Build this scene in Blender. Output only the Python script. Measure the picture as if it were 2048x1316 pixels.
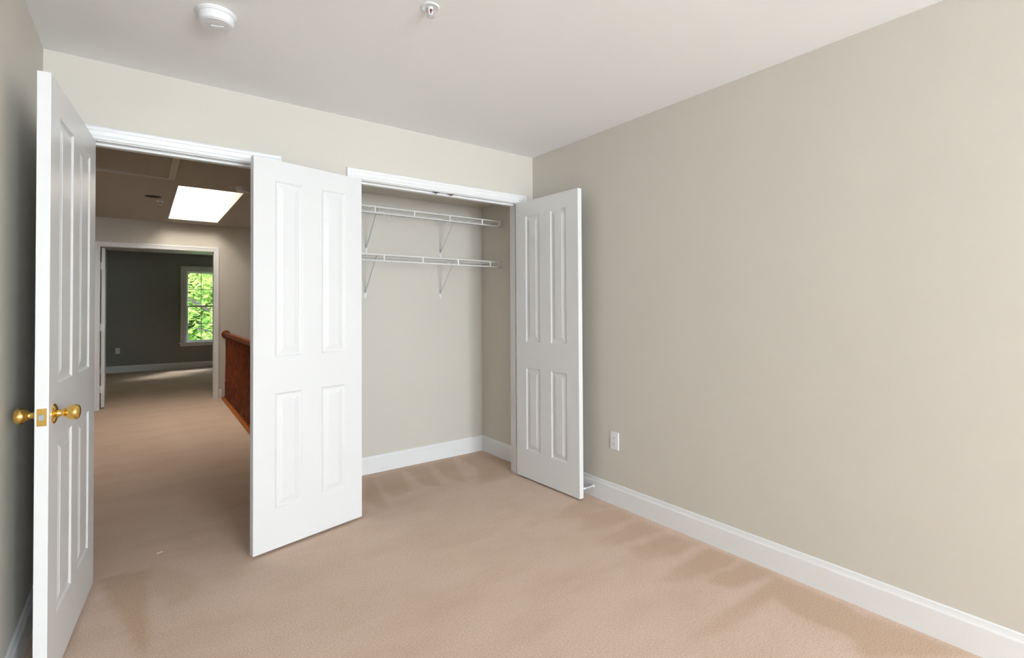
import bpy, bmesh, math, random
import numpy as np
from mathutils import Vector, Matrix

# ---------------------------------------------------------------- clear
for o in list(bpy.data.objects):
    bpy.data.objects.remove(o, do_unlink=True)
scn = bpy.context.scene
COL = scn.collection
PI = math.pi

# ---------------------------------------------------------------- camera
cam_d = bpy.data.cameras.new('camera')
cam = bpy.data.objects.new('camera', cam_d)
COL.objects.link(cam)
R_ = Vector((0.80744427, -0.58992274, -0.00499155))
U_ = Vector((-0.00410993, -0.01408583, 0.99989234))
F_ = Vector((0.58992954, 0.80733683, 0.01379806))
M = Matrix.Identity(4)
for i in range(3):
    M[i][0] = R_[i]; M[i][1] = U_[i]; M[i][2] = -F_[i]
M[0][3], M[1][3], M[2][3] = -2.4595, -2.9675, 1.2661
cam.matrix_world = M
cam_d.sensor_fit = 'HORIZONTAL'
cam_d.sensor_width = 36.0
cam_d.lens = 993.009 / 2048 * 36.0
cam_d.shift_x = 18.1472 / 2048
cam_d.shift_y = -57.6338 / 2048
cam_d.clip_start = 0.02
cam_d.clip_end = 200
scn.camera = cam

# ---------------------------------------------------------------- world, sun, daylight
world = bpy.data.worlds.new('overcast_sky')
scn.world = world
world.use_nodes = True
wn = world.node_tree
bg = wn.nodes['Background']
bg.inputs[0].default_value = (0.90, 0.965, 1.065, 1)
# overcast sky, brighter on the side the bedroom windows face
_tc = wn.nodes.new('ShaderNodeTexCoord')
_sx = wn.nodes.new('ShaderNodeSeparateXYZ')
wn.links.new(_tc.outputs['Generated'], _sx.inputs[0])
_mr = wn.nodes.new('ShaderNodeMapRange'); _mr.interpolation_type = 'SMOOTHSTEP'
_mr.inputs[1].default_value = 0.25; _mr.inputs[2].default_value = -0.35
_mr.inputs[3].default_value = 0.0
_mr.inputs[4].default_value = 41.0
wn.links.new(_sx.outputs['Y'], _mr.inputs[0])
# and brightest overhead, as under thin cloud at noon
_mz = wn.nodes.new('ShaderNodeMapRange'); _mz.interpolation_type = 'SMOOTHSTEP'
_mz.inputs[1].default_value = 0.70; _mz.inputs[2].default_value = 0.98
_mz.inputs[3].default_value = 0.0; _mz.inputs[4].default_value = 12.0
wn.links.new(_sx.outputs['Z'], _mz.inputs[0])
_lo = wn.nodes.new('ShaderNodeMapRange'); _lo.interpolation_type = 'SMOOTHSTEP'
_lo.inputs[1].default_value = 0.30; _lo.inputs[2].default_value = 0.75
_lo.inputs[3].default_value = 1.0; _lo.inputs[4].default_value = 0.0
wn.links.new(_sx.outputs['Z'], _lo.inputs[0])
_fr = wn.nodes.new('ShaderNodeMath'); _fr.operation = 'MULTIPLY_ADD'
wn.links.new(_mr.outputs[0], _fr.inputs[0]); wn.links.new(_lo.outputs[0], _fr.inputs[1])
_fr.inputs[2].default_value = 4.0
_ad = wn.nodes.new('ShaderNodeMath'); _ad.operation = 'ADD'
wn.links.new(_fr.outputs[0], _ad.inputs[0]); wn.links.new(_mz.outputs[0], _ad.inputs[1])
wn.links.new(_ad.outputs[0], bg.inputs[1])

sun_d = bpy.data.lights.new('sun', 'SUN')
sun_d.energy = 3.5
sun_d.angle = 0.2
sun_d.color = (1.0, 0.99, 0.95)
sun = bpy.data.objects.new('sun', sun_d)
COL.objects.link(sun)
sun.rotation_euler = Vector((-0.50, -0.75, -1.0)).to_track_quat('-Z', 'Y').to_euler()


def portal(name, loc, direction, sx, sy):
    d = bpy.data.lights.new(name, 'AREA')
    d.shape = 'RECTANGLE'; d.size = sx; d.size_y = sy
    d.energy = 1.0
    d.cycles.is_portal = True
    o = bpy.data.objects.new(name, d)
    COL.objects.link(o)
    o.location = loc
    o.rotation_euler = Vector(direction).to_track_quat('-Z', 'Y').to_euler()
    return o


RY = -7.20  # unseen rear wall, set far back to even out the window light
RWIN = [(-2.20, -1.30), (-1.10, -0.20)]  # unseen windows, sized and placed to light the bedroom
RZ0, RZ1 = 0.45, 2.20
for _a, _b in RWIN:
    portal('daylight_portal', ((_a + _b) / 2, RY - 0.15, (RZ0 + RZ1) / 2), (0, 1, 0), _b - _a, RZ1 - RZ0)
portal('daylight_portal', (-1.897, 3.65, 3.03), (0, 0, -1), 0.6, 2.15)
portal('daylight_portal', (-1.27, 9.68, 1.31), (0, -1, 0), 0.85, 1.55)

vs = scn.view_settings
vs.view_transform = 'Standard'
vs.look = 'None'
vs.gamma = 1
vs.use_curve_mapping = False
vs.exposure = 0.07

# ---------------------------------------------------------------- materials
def lin(c):
    return tuple(((v / 255) / 12.92 if v / 255 <= 0.04045 else ((v / 255 + 0.055) / 1.055) ** 2.4) for v in c)


def mat(name, col, rough=0.5, metal=0.0, bump=0.0, bscale=200, spec=0.5, var=0.0, vscale=3, coat=0.0):
    m = bpy.data.materials.new(name)
    m.use_nodes = True
    nt = m.node_tree
    b = nt.nodes['Principled BSDF']
    b.inputs['Base Color'].default_value = (*col, 1)
    b.inputs['Roughness'].default_value = rough
    b.inputs['Metallic'].default_value = metal
    b.inputs['Specular IOR Level'].default_value = spec
    b.inputs['Coat Weight'].default_value = coat
    geo = nt.nodes.new('ShaderNodeNewGeometry')
    if bump:
        n = nt.nodes.new('ShaderNodeTexNoise')
        n.inputs['Scale'].default_value = bscale
        n.inputs['Detail'].default_value = 3
        nt.links.new(geo.outputs['Position'], n.inputs['Vector'])
        bp = nt.nodes.new('ShaderNodeBump')
        bp.inputs['Strength'].default_value = bump
        bp.inputs['Distance'].default_value = 0.002
        nt.links.new(n.outputs['Fac'], bp.inputs['Height'])
        nt.links.new(bp.outputs['Normal'], b.inputs['Normal'])
    n2 = nt.nodes.new('ShaderNodeTexNoise')
    n2.inputs['Scale'].default_value = vscale
    n2.inputs['Detail'].default_value = 2
    nt.links.new(geo.outputs['Position'], n2.inputs['Vector'])
    mr = nt.nodes.new('ShaderNodeMapRange')
    mr.inputs[1].default_value = 0.3; mr.inputs[2].default_value = 0.7
    mr.inputs[3].default_value = 1 - var; mr.inputs[4].default_value = 1 + var
    nt.links.new(n2.outputs['Fac'], mr.inputs[0])
    vm = nt.nodes.new('ShaderNodeVectorMath'); vm.operation = 'SCALE'
    vm.inputs[0].default_value = col
    nt.links.new(mr.outputs[0], vm.inputs['Scale'])
    nt.links.new(vm.outputs[0], b.inputs['Base Color'])
    return m


M_WALL = mat('taupe_wall_paint', (0.65, 0.61, 0.545), 0.55, bump=0.06, bscale=350, spec=0.3, var=0.008)
M_CEIL = mat('white_ceiling_paint', (0.92, 0.925, 0.92), 0.8, bump=0.05, bscale=300, spec=0.2)
M_HCEIL = mat('dimmed_hall_ceiling', (0.50, 0.46, 0.41), 0.8, bump=0.05, bscale=300, spec=0.2)  # ceiling white darkened, the hall's dimness is put into the colour
M_WALL2 = mat('dimmed_grey_green_wall', (0.33, 0.33, 0.295), 0.6, bump=0.06, bscale=350, spec=0.3)  # far room walls: grey-green, darkened in colour for the room's dimness
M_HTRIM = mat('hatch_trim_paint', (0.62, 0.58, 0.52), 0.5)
M_TRIM = mat('white_trim_paint', (0.83, 0.83, 0.835), 0.32, spec=0.45)
M_DOOR = mat('white_door_paint', (0.775, 0.775, 0.775), 0.33, spec=0.45, bump=0.02, bscale=120)
M_PLAS = mat('white_plastic', (0.82, 0.82, 0.84), 0.35)
M_PLAS2 = mat('slot_dark', (0.12, 0.12, 0.12), 0.5)
M_WIRE = mat('white_vinyl_wire', (0.88, 0.88, 0.87), 0.35)
M_BRACE = mat('grey_white_brace', (0.60, 0.62, 0.62), 0.4)
M_BRASS = mat('polished_brass', (0.85, 0.56, 0.16), 0.16, metal=1.0)
M_STEEL = mat('latch_steel', (0.20, 0.23, 0.25), 0.4, metal=1.0)
M_DKMET = mat('dark_metal', (0.16, 0.15, 0.13), 0.4, metal=0.8)
M_RED = mat('dark_red_bulb', (0.13, 0.03, 0.025), 0.2)
M_BLACK = mat('black_baffle', (0.012, 0.011, 0.010), 0.7)
M_BARK = mat('tree_bark', (0.02, 0.016, 0.011), 0.9, bump=0.5, bscale=20, var=0.3)
M_LINT = mat('white_lint', (0.85, 0.85, 0.85), 0.9)
M_ROOF = mat('roof_board', (0.25, 0.22, 0.2), 0.9)


def wood(name='cherry_stained_wood', c1=(0.105, 0.018, 0.004, 1), c2=(0.27, 0.060, 0.013, 1)):
    m = mat(name, (0.20, 0.058, 0.018), 0.42, spec=0.35, coat=0.0)
    nt = m.node_tree
    b = nt.nodes['Principled BSDF']
    geo = nt.nodes.new('ShaderNodeNewGeometry')
    mp = nt.nodes.new('ShaderNodeMapping')
    mp.inputs['Scale'].default_value = (14, 2, 3)
    nt.links.new(geo.outputs['Position'], mp.inputs[0])
    n = nt.nodes.new('ShaderNodeTexNoise'); n.inputs['Scale'].default_value = 4; n.inputs['Detail'].default_value = 5
    nt.links.new(mp.outputs[0], n.inputs['Vector'])
    r = nt.nodes.new('ShaderNodeValToRGB')
    r.color_ramp.elements[0].position = 0.3; r.color_ramp.elements[0].color = c1
    r.color_ramp.elements[1].position = 0.7; r.color_ramp.elements[1].color = c2
    nt.links.new(n.outputs['Fac'], r.inputs[0])
    nt.links.new(r.outputs[0], b.inputs['Base Color'])
    return m


M_WOOD = wood()
M_OAK = wood('orange_stained_oak', (0.34, 0.085, 0.012, 1), (0.52, 0.16, 0.028, 1))


def carpet():
    m = bpy.data.materials.new('beige_carpet'); m.use_nodes = True
    nt = m.node_tree; L = nt.links
    b = nt.nodes['Principled BSDF']
    b.inputs['Roughness'].default_value = 0.95
    b.inputs['Specular IOR Level'].default_value = 0.1
    b.inputs['Sheen Weight'].default_value = 0.25
    b.inputs['Sheen Roughness'].default_value = 0.6
    b.inputs['Sheen Tint'].default_value = (0.9, 0.75, 0.62, 1)
    geo = nt.nodes.new('ShaderNodeNewGeometry')
    at = nt.nodes.new('ShaderNodeAttribute'); at.attribute_name = 'nap'
    # tufts
    n = nt.nodes.new('ShaderNodeTexNoise'); n.inputs['Scale'].default_value = 170; n.inputs['Detail'].default_value = 4; n.inputs['Roughness'].default_value = 0.7
    L.new(geo.outputs['Position'], n.inputs['Vector'])
    # mottling, brushed areas stretched across the room
    mp = nt.nodes.new('ShaderNodeMapping'); mp.inputs['Scale'].default_value = (1.0, 2.2, 1)
    L.new(geo.outputs['Position'], mp.inputs[0])
    n2 = nt.nodes.new('ShaderNodeTexNoise'); n2.inputs['Scale'].default_value = 2.3; n2.inputs['Detail'].default_value = 4; n2.inputs['Roughness'].default_value = 0.6
    L.new(mp.outputs[0], n2.inputs['Vector'])
    m1 = nt.nodes.new('ShaderNodeMapRange'); m1.inputs[1].default_value = 0.42; m1.inputs[2].default_value = 0.68; m1.inputs[3].default_value = 0; m1.inputs[4].default_value = 0.42
    L.new(n2.outputs['Fac'], m1.inputs[0])
    ad = nt.nodes.new('ShaderNodeMath'); ad.operation = 'ADD'; ad.use_clamp = True
    L.new(at.outputs['Fac'], ad.inputs[0]); L.new(m1.outputs[0], ad.inputs[1])
    mx = nt.nodes.new('ShaderNodeMix'); mx.data_type = 'RGBA'
    mx.inputs['A'].default_value = (0.73, 0.545, 0.435, 1)
    mx.inputs['B'].default_value = (0.59, 0.41, 0.295, 1)
    L.new(ad.outputs[0], mx.inputs['Factor'])
    m2 = nt.nodes.new('ShaderNodeMapRange'); m2.inputs[1].default_value = 0.3; m2.inputs[2].default_value = 0.7; m2.inputs[3].default_value = 0.66; m2.inputs[4].default_value = 1.18
    L.new(n.outputs['Fac'], m2.inputs[0])
    vm = nt.nodes.new('ShaderNodeVectorMath'); vm.operation = 'SCALE'
    L.new(mx.outputs['Result'], vm.inputs[0]); L.new(m2.outputs[0], vm.inputs['Scale'])
    L.new(vm.outputs[0], b.inputs['Base Color'])
    bp = nt.nodes.new('ShaderNodeBump'); bp.inputs['Strength'].default_value = 0.5; bp.inputs['Distance'].default_value = 0.004
    L.new(n.outputs['Fac'], bp.inputs['Height']); L.new(bp.outputs['Normal'], b.inputs['Normal'])
    return m


M_CARPET = carpet()


def glass(name='window_glass', tint=(0.95, 0.97, 0.96, 1)):
    m = bpy.data.materials.new(name); m.use_nodes = True
    nt = m.node_tree; L = nt.links
    out = nt.nodes['Material Output']
    nt.nodes.remove(nt.nodes['Principled BSDF'])
    t = nt.nodes.new('ShaderNodeBsdfTransparent'); t.inputs[0].default_value = tint
    g = nt.nodes.new('ShaderNodeBsdfGlossy'); g.inputs['Roughness'].default_value = 0.02
    f = nt.nodes.new('ShaderNodeFresnel'); f.inputs[0].default_value = 1.35
    s = nt.nodes.new('ShaderNodeMixShader')
    if 'skylight' in name: s.inputs[0].default_value = 0.03
    else:
        ge = nt.nodes.new('ShaderNodeNewGeometry')
        iv = nt.nodes.new('ShaderNodeMath'); iv.operation = 'SUBTRACT'; iv.inputs[0].default_value = 1.0
        L.new(ge.outputs['Backfacing'], iv.inputs[1])
        mu = nt.nodes.new('ShaderNodeMath'); mu.operation = 'MULTIPLY'
        L.new(f.outputs[0], mu.inputs[0]); L.new(iv.outputs[0], mu.inputs[1])
        L.new(mu.outputs[0], s.inputs[0])
    L.new(t.outputs[0], s.inputs[1]); L.new(g.outputs[0], s.inputs[2])
    L.new(s.outputs[0], out.inputs[0])
    return m


M_GLASS = glass()
M_SKYL = glass('warm_skylight_glass', (1.0, 0.93, 0.83, 1))


def leaf_mat(name, c1, c2):
    m = bpy.data.materials.new(name); m.use_nodes = True
    nt = m.node_tree; L = nt.links
    out = nt.nodes['Material Output']; nt.nodes.remove(nt.nodes['Principled BSDF'])
    geo = nt.nodes.new('ShaderNodeNewGeometry')
    n = nt.nodes.new('ShaderNodeTexNoise'); n.inputs['Scale'].default_value = 1.6; n.inputs['Detail'].default_value = 3
    L.new(geo.outputs['Position'], n.inputs['Vector'])
    r = nt.nodes.new('ShaderNodeValToRGB')
    r.color_ramp.elements[0].position = 0.35; r.color_ramp.elements[0].color = (*c1, 1)
    r.color_ramp.elements[1].position = 0.65; r.color_ramp.elements[1].color = (*c2, 1)
    L.new(n.outputs['Fac'], r.inputs[0])
    d = nt.nodes.new('ShaderNodeBsdfDiffuse'); t = nt.nodes.new('ShaderNodeBsdfTranslucent')
    L.new(r.outputs[0], d.inputs[0]); L.new(r.outputs[0], t.inputs[0])
    s = nt.nodes.new('ShaderNodeMixShader'); s.inputs[0].default_value = 0.4
    L.new(d.outputs[0], s.inputs[1]); L.new(t.outputs[0], s.inputs[2]); L.new(s.outputs[0], out.inputs[0])
    return m


M_LEAF1 = leaf_mat('pale_green_leaves', (0.09, 0.17, 0.03), (0.26, 0.34, 0.10))
M_LEAF2 = leaf_mat('mid_green_leaves', (0.03, 0.08, 0.014), (0.09, 0.17, 0.035))
M_GRASS = mat('lawn', (0.07, 0.13, 0.03), 0.95, bump=0.5, bscale=30, var=0.3)

# ---------------------------------------------------------------- helpers
def link(name, bm, m, parent=None, smooth=False, recalc=True):
    if recalc:
        bmesh.ops.recalc_face_normals(bm, faces=bm.faces[:])
    me = bpy.data.meshes.new(name)
    bm.to_mesh(me); bm.free()
    me.materials.append(m)
    if smooth:
        for p in me.polygons:
            p.use_smooth = True
        try:
            me.set_sharp_from_angle(angle=math.radians(35))
        except Exception:
            pass
    o = bpy.data.objects.new(name, me)
    COL.objects.link(o)
    if parent:
        o.parent = parent
    return o


def empty(name, loc=(0, 0, 0), rz=0.0, parent=None):
    o = bpy.data.objects.new(name, None)
    COL.objects.link(o)
    o.location = loc; o.rotation_euler = (0, 0, rz)
    o.empty_display_size = 0.1
    if parent:
        o.parent = parent
    return o


def tag(o, label, cat, group=None, kind=None):
    o['label'] = label
    o['category'] = cat
    if group: o['group'] = group
    if kind: o['kind'] = kind
    return o


def box(bm, x0, x1, y0, y1, z0, z1):
    v = [bm.verts.new(p) for p in ((x0, y0, z0), (x1, y0, z0), (x1, y1, z0), (x0, y1, z0),
                                   (x0, y0, z1), (x1, y0, z1), (x1, y1, z1), (x0, y1, z1))]
    for f in ((0, 3, 2, 1), (4, 5, 6, 7), (0, 1, 5, 4), (1, 2, 6, 5), (2, 3, 7, 6), (3, 0, 4, 7)):
        bm.faces.new([v[i] for i in f])
    return v


def bbox(bm, x0, x1, y0, y1, z0, z1, b=0.002):
    """box with small bevelled edges"""
    t = bmesh.new()
    box(t, x0, x1, y0, y1, z0, z1)
    bmesh.ops.bevel(t, geom=t.edges[:], offset=b, segments=2, affect='EDGES')
    me = bpy.data.meshes.new('tmp'); t.to_mesh(me); t.free(); bm.from_mesh(me); bpy.data.meshes.remove(me)


def tube(bm, p0, p1, r, n=10, r1=None, caps=True):
    p0, p1 = Vector(p0), Vector(p1)
    r1 = r if r1 is None else r1
    d = (p1 - p0).normalized()
    a = Vector((0, 0, 1)) if abs(d.z) < 0.9 else Vector((1, 0, 0))
    u = d.cross(a).normalized(); w = d.cross(u)
    A = []; B = []
    for i in range(n):
        t = 2 * PI * i / n
        k = u * math.cos(t) + w * math.sin(t)
        A.append(bm.verts.new(p0 + k * r)); B.append(bm.verts.new(p1 + k * r1))
    for i in range(n):
        j = (i + 1) % n
        bm.faces.new((A[i], A[j], B[j], B[i]))
    if caps:
        bm.faces.new(A[::-1]); bm.faces.new(B)


def lathe(bm, origin, axis, prof, n=32):
    """prof: list of (distance along axis, radius)"""
    o = Vector(origin); d = Vector(axis).normalized()
    a = Vector((0, 0, 1)) if abs(d.z) < 0.9 else Vector((1, 0, 0))
    u = d.cross(a).normalized(); w = d.cross(u)
    rings = []
    for (h, r) in prof:
        c = o + d * h
        if r < 1e-6:
            rings.append([bm.verts.new(c)])
        else:
            rings.append([bm.verts.new(c + (u * math.cos(2 * PI * i / n) + w * math.sin(2 * PI * i / n)) * r) for i in range(n)])
    for A, B in zip(rings, rings[1:]):
        if len(A) == 1 and len(B) == 1: continue
        for i in range(n):
            j = (i + 1) % n
            if len(A) == 1: bm.faces.new((A[0], B[j], B[i]))
            elif len(B) == 1: bm.faces.new((A[i], A[j], B[0]))
            else: bm.faces.new((A[i], A[j], B[j], B[i]))


def structure(name, bm, m, label, cat, parent=None):
    o = link(name, bm, m, parent)
    if parent is None:
        tag(o, label, cat, kind='structure')
    return o


# ---------------------------------------------------------------- dimensions
W = 2.8116; H = 2.4235
WT = 0.115                      # back wall thickness
CD = 0.715                      # closet back wall plane
HD = 5.03                       # hall far wall plane
FD = 9.51                       # far room back wall plane
AX0, AX1 = -2.667, -1.889       # bedroom doorway, clear
BX0, BX1 = -1.392, -0.136       # closet doorway, clear
DZ = 2.050                      # head jamb underside
CW = 0.0615                     # casing width
HX0 = -3.05                     # hall left wall
JT = 0.018
FX0, FX1 = -2.868, -1.630       # far doorway, clear
SWX0, SWX1, SWY0 = -1.44, -0.40, 1.9   # stairwell opening
SKY = (-2.172, -1.622, 2.60, 4.70)

# ---------------------------------------------------------------- floor (one carpet)
NAP = [
(1.0, [(-2.61, 0.05), (-2.42, 0.02), (-2.43, -0.74), (-2.45, -0.72)]),
(.45, [(-2.42, 0.08), (-2.24, -0.18), (-2.24, -0.36), (-2.35, -0.44), (-2.42, -0.15)]),
(0.8, [(-1.11, 0.64), (-1.04, 0.62), (-1.21, -0.04), (-1.27, 0.2)]),
(0.7, [(-1.02, 0.62), (-0.83, 0.62), (-0.94, 0.2), (-1.08, 0.15), (-1.1, 0.27)]),
(0.7, [(-0.78, 0.63), (-0.59, 0.64), (-0.73, 0.13), (-0.83, 0.23)]),
(0.7, [(-0.55, 0.63), (-0.34, 0.65), (-0.56, 0.09), (-0.62, 0.3)]),
(0.8, [(-0.29, 0.65), (-0.05, 0.65), (-0.01, 0.26), (-0.2, 0.01), (-0.5, 0.0), (-0.32, 0.32)]),
(0.6, [(-0.12, -0.6), (-0.04, -0.81), (-0.36, -0.79), (-0.48, -0.73)]),
(0.6, [(-0.28, -0.8), (-0.05, -0.85), (-0.06, -1.02), (-0.31, -1.0), (-0.47, -0.95)]),
(0.6, [(-0.51, -1.09), (-0.07, -1.06), (-0.06, -1.23), (-0.42, -1.18)]),
(0.7, [(-0.39, -1.24), (-0.09, -1.26), (-0.04, -1.44), (-0.25, -1.43), (-0.43, -1.36)]),
(1.0, [(-0.57, -1.52), (-0.06, -1.48), (-0.04, -1.65), (-0.25, -1.62), (-0.45, -1.59)]),
(1.0, [(-0.35, -1.65), (-0.03, -1.68), (-0.03, -1.81), (-0.27, -1.77), (-0.33, -1.74)]),
(1.0, [(-0.87, -1.83), (-0.31, -1.83), (-0.05, -1.83), (-0.05, -2.13), (-0.26, -2.2), (-0.28, -2.0), (-0.22, -1.9), (-0.61, -1.9)]),
(0.8, [(-0.16, -1.88), (-0.05, -2.23), (-0.01, -2.53), (-0.36, -2.27), (-0.2, -2.15)]),
]


def inpoly(X, Y, poly):
    r = np.zeros(X.shape, bool)
    n = len(poly)
    for i in range(n):
        x0, y0 = poly[i]; x1, y1 = poly[(i + 1) % n]
        if y0 == y1: continue
        c = ((y0 > Y) != (y1 > Y)) & (X < (x1 - x0) * (Y - y0) / (y1 - y0) + x0)
        r ^= c
    return r


def make_floor():
    verts = []; faces = []; nap = []
    # bedroom, closet and threshold: fine grid that carries the vacuum marks of the pile
    s = 0.0175
    xs = np.arange(-W - 0.1, 0.05 + s, s); ys = np.arange(RY - 0.1, WT + 0.655, s)
    X, Y = np.meshgrid(xs, ys)
    N = np.zeros(X.shape)
    for v, p in NAP:
        N = np.maximum(N, v * inpoly(X, Y, p))
    # each mark fades out into the room, away from the wall it starts at
    far = np.where(Y > -0.6, np.clip((Y + 0.25) / 0.45, 0, 1), 0.0)
    far = np.where((Y <= -0.55) & (X > -1.0), np.clip((X + 0.75) / 0.5, 0.4, 1), far)
    far = np.where(X < -2.0, 1.0, far)
    N = N * far
    for _ in range(2):
        P = np.pad(N, 1, mode='edge')
        N = (P[1:-1, 1:-1] * 2 + P[:-2, 1:-1] + P[2:, 1:-1] + P[1:-1, :-2] + P[1:-1, 2:]) / 6
    nx = len(xs); ny = len(ys)
    verts += [(float(a), float(b), 0.0) for a, b in zip(X.ravel(), Y.ravel())]
    nap += list(N.ravel())
    for j in range(ny - 1):
        for i in range(nx - 1):
            k = j * nx + i
            faces.append((k, k + 1, k + 1 + nx, k + nx))
    y1 = float(ys[-1]); xa = float(xs[0]); xb = float(xs[-1])
    def rect(a, b, c, d):
        k = len(verts)
        verts.extend([(a, c, 0), (b, c, 0), (b, d, 0), (a, d, 0)]); nap.extend([0] * 4)
        faces.append((k, k + 1, k + 2, k + 3))
    rect(HX0 - 0.05, xa, 0.0, y1)
    rect(HX0 - 0.05, SWX0, y1, HD)
    rect(SWX0, xb, y1, SWY0)
    rect(-4.3, 1.3, HD, FD + 0.05)
    me = bpy.data.meshes.new('floor')
    me.from_pydata(verts, [], faces)
    a = me.attributes.new('nap', 'FLOAT', 'POINT')
    a.data.foreach_set('value', np.array(nap, dtype=np.float32))
    me.materials.append(M_CARPET)
    me.validate()
    o = bpy.data.objects.new('floor', me)
    COL.objects.link(o)
    tag(o, 'pinkish beige cut pile carpet with vacuum marks running through all rooms', 'floor', kind='structure')


make_floor()
bm = bmesh.new()
box(bm, -4.4, 1.4, RY - 0.2, SWY0, -0.25, -0.01)
box(bm, -4.4, SWX0, SWY0, HD, -0.25, -0.01)
box(bm, SWX1, 1.4, SWY0, HD, -0.25, -0.01)
box(bm, -4.4, 1.4, HD, FD + 0.1, -0.25, -0.01)
structure('floor_slab', bm, M_CEIL, 'white painted floor slab edge under the carpet around the stairwell', 'floor')
bm = bmesh.new()
box(bm, SWX0 - 0.05, SWX1 + 0.05, SWY0 - 0.05, HD, -2.75, -2.7)
structure('floor_lower', bm, M_CARPET, 'carpeted lower floor at the bottom of the stairwell', 'floor')

# ---------------------------------------------------------------- walls
def walls(name, rects, label, m=None):
    bm = bmesh.new()
    for r in rects:
        box(bm, *r)
    return structure(name, bm, m or M_WALL, label, 'wall')


walls('wall_left', [(-W - 0.12, -W, RY - 0.16, 0, 0, H)], 'taupe painted left wall, dark where the open door stands before it')
walls('wall_right', [(0, 0.12, RY - 0.16, CD + 0.1, 0, H)], 'long plain taupe wall on the right with one outlet')
walls('wall_back', [(-3.17, AX0 - JT, 0, WT, 0, H), (AX0 - JT, AX1 + JT, 0, WT, DZ + JT, H),
                    (AX1 + JT, BX0 - JT, 0, WT, 0, H), (BX0 - JT, BX1 + JT, 0, WT, DZ + JT, H),
                    (BX1 + JT, 0, 0, WT, 0, H)],
      'taupe back wall pierced by the bedroom doorway and the closet opening')
rr = []
xs_ = [-W - 0.12, RWIN[0][0], RWIN[0][1], RWIN[1][0], RWIN[1][1], 0.12]
for i in (0, 2, 4):
    rr.append((xs_[i], xs_[i + 1], RY - 0.14, RY, 0, H))
for a, b in RWIN:
    rr.append((a, b, RY - 0.14, RY, 0, RZ0)); rr.append((a, b, RY - 0.14, RY, RZ1, H))
walls('wall_rear', rr, 'unseen taupe window wall behind the camera, set far back to even the light')
CLX = -1.53
walls('wall_closet_back', [(CLX, 0, CD, CD + 0.1, 0, H)], 'taupe back wall of the closet carrying two wire shelves')
walls('wall_closet_left', [(CLX - 0.1, CLX, WT, CD + 0.1, 0, H)], 'partition between the closet and the hall')
walls('wall_hall_left', [(HX0 - 0.12, HX0, WT, HD, 0, H)], 'taupe left wall of the hall')
walls('wall_hall_right', [(SWX1, SWX1 + 0.1, CD + 0.1, HD, -2.7, H)], 'taupe right wall of the stairwell')
walls('wall_stairwell', [(SWX0 - 0.1, SWX0 - 0.02, SWY0, HD, -2.7, -0.26), (SWX0, SWX1, SWY0 - 0.1, SWY0, -2.7, -0.26)], 'taupe lower walls of the stairwell')
walls('wall_hall_far', [(-4.3, FX0 - JT, HD, HD + WT, 0, H), (FX0 - JT, FX1 + JT, HD, HD + WT, DZ + 0.006 + JT, H),
                        (FX1 + JT, 1.3, HD, HD + WT, 0, H), (SWX0 - 0.1, SWX1 + 0.1, HD, HD + WT, -2.7, 0)],
      'taupe far wall of the hall with a wide doorway')
WX0, WX1, WZ0, WZ1 = -1.70, -0.84, 0.535, 2.095       # far window rough opening
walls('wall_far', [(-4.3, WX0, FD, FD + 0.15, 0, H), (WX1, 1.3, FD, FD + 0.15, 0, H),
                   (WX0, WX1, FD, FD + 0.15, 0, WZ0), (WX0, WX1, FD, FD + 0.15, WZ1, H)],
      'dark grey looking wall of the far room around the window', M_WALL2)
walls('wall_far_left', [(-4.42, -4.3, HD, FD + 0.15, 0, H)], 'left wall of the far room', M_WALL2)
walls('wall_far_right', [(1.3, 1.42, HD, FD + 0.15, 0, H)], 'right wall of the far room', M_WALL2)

# ---------------------------------------------------------------- ceilings
def ceil(name, rects, label, m=M_CEIL):
    bm = bmesh.new()
    for r in rects:
        box(bm, *r)
    return structure(name, bm, m, label, 'ceiling')


ceil('ceiling', [(-W - 0.2, 0.12, RY - 0.16, WT, H, H + 0.12)], 'smooth white bedroom ceiling')
ceil('ceiling_closet', [(CLX, 0, WT, CD, 2.148, 2.25)], 'low drywall ceiling inside the closet', M_WALL)
a, b, c, d = SKY
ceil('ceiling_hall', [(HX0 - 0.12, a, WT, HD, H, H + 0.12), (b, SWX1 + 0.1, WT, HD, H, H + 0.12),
                      (a, b, WT, c, H, H + 0.12), (a, b, d, HD, H, H + 0.12)], 'hall ceiling around the skylight, its brownish dimness put into the colour', M_HCEIL)
ceil('ceiling_far', [(-4.42, 1.42, HD, FD + 0.15, H, H + 0.12)], 'dim ceiling of the far room')

# skylight: shaft, frame, pane
sk = empty('window_2', ((a + b) / 2, (c + d) / 2, H))
tag(sk, 'bright white skylight set in the hall ceiling', 'skylight', kind='structure')
ox, oy = -(a + b) / 2, -(c + d) / 2
bm = bmesh.new()
t = 0.03
box(bm, a - t + ox, a + ox, c - t + oy, d + t + oy, 0.0 + 0.121, 0.56)
box(bm, b + ox, b + t + ox, c - t + oy, d + t + oy, 0.121, 0.56)
box(bm, a + ox, b + ox, c - t + oy, c + oy, 0.121, 0.56)
box(bm, a + ox, b + ox, d + oy, d + t + oy, 0.121, 0.56)
link('shaft', bm, M_CEIL, sk)
bm = bmesh.new()
for (x0, x1, y0, y1) in ((a - .03, a, c - .03, d + .03), (b, b + .03, c - .03, d + .03), (a, b, c - .03, c), (a, b, d, d + .03)):
    box(bm, x0 + ox, x1 + ox, y0 + oy, y1 + oy, 0.5605, 0.60)
link('frame', bm, M_TRIM, sk)
bm = bmesh.new()
box(bm, a + ox, b + ox, c + oy, d + oy, 0.562, 0.570)
link('pane', bm, M_SKYL, sk)

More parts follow.
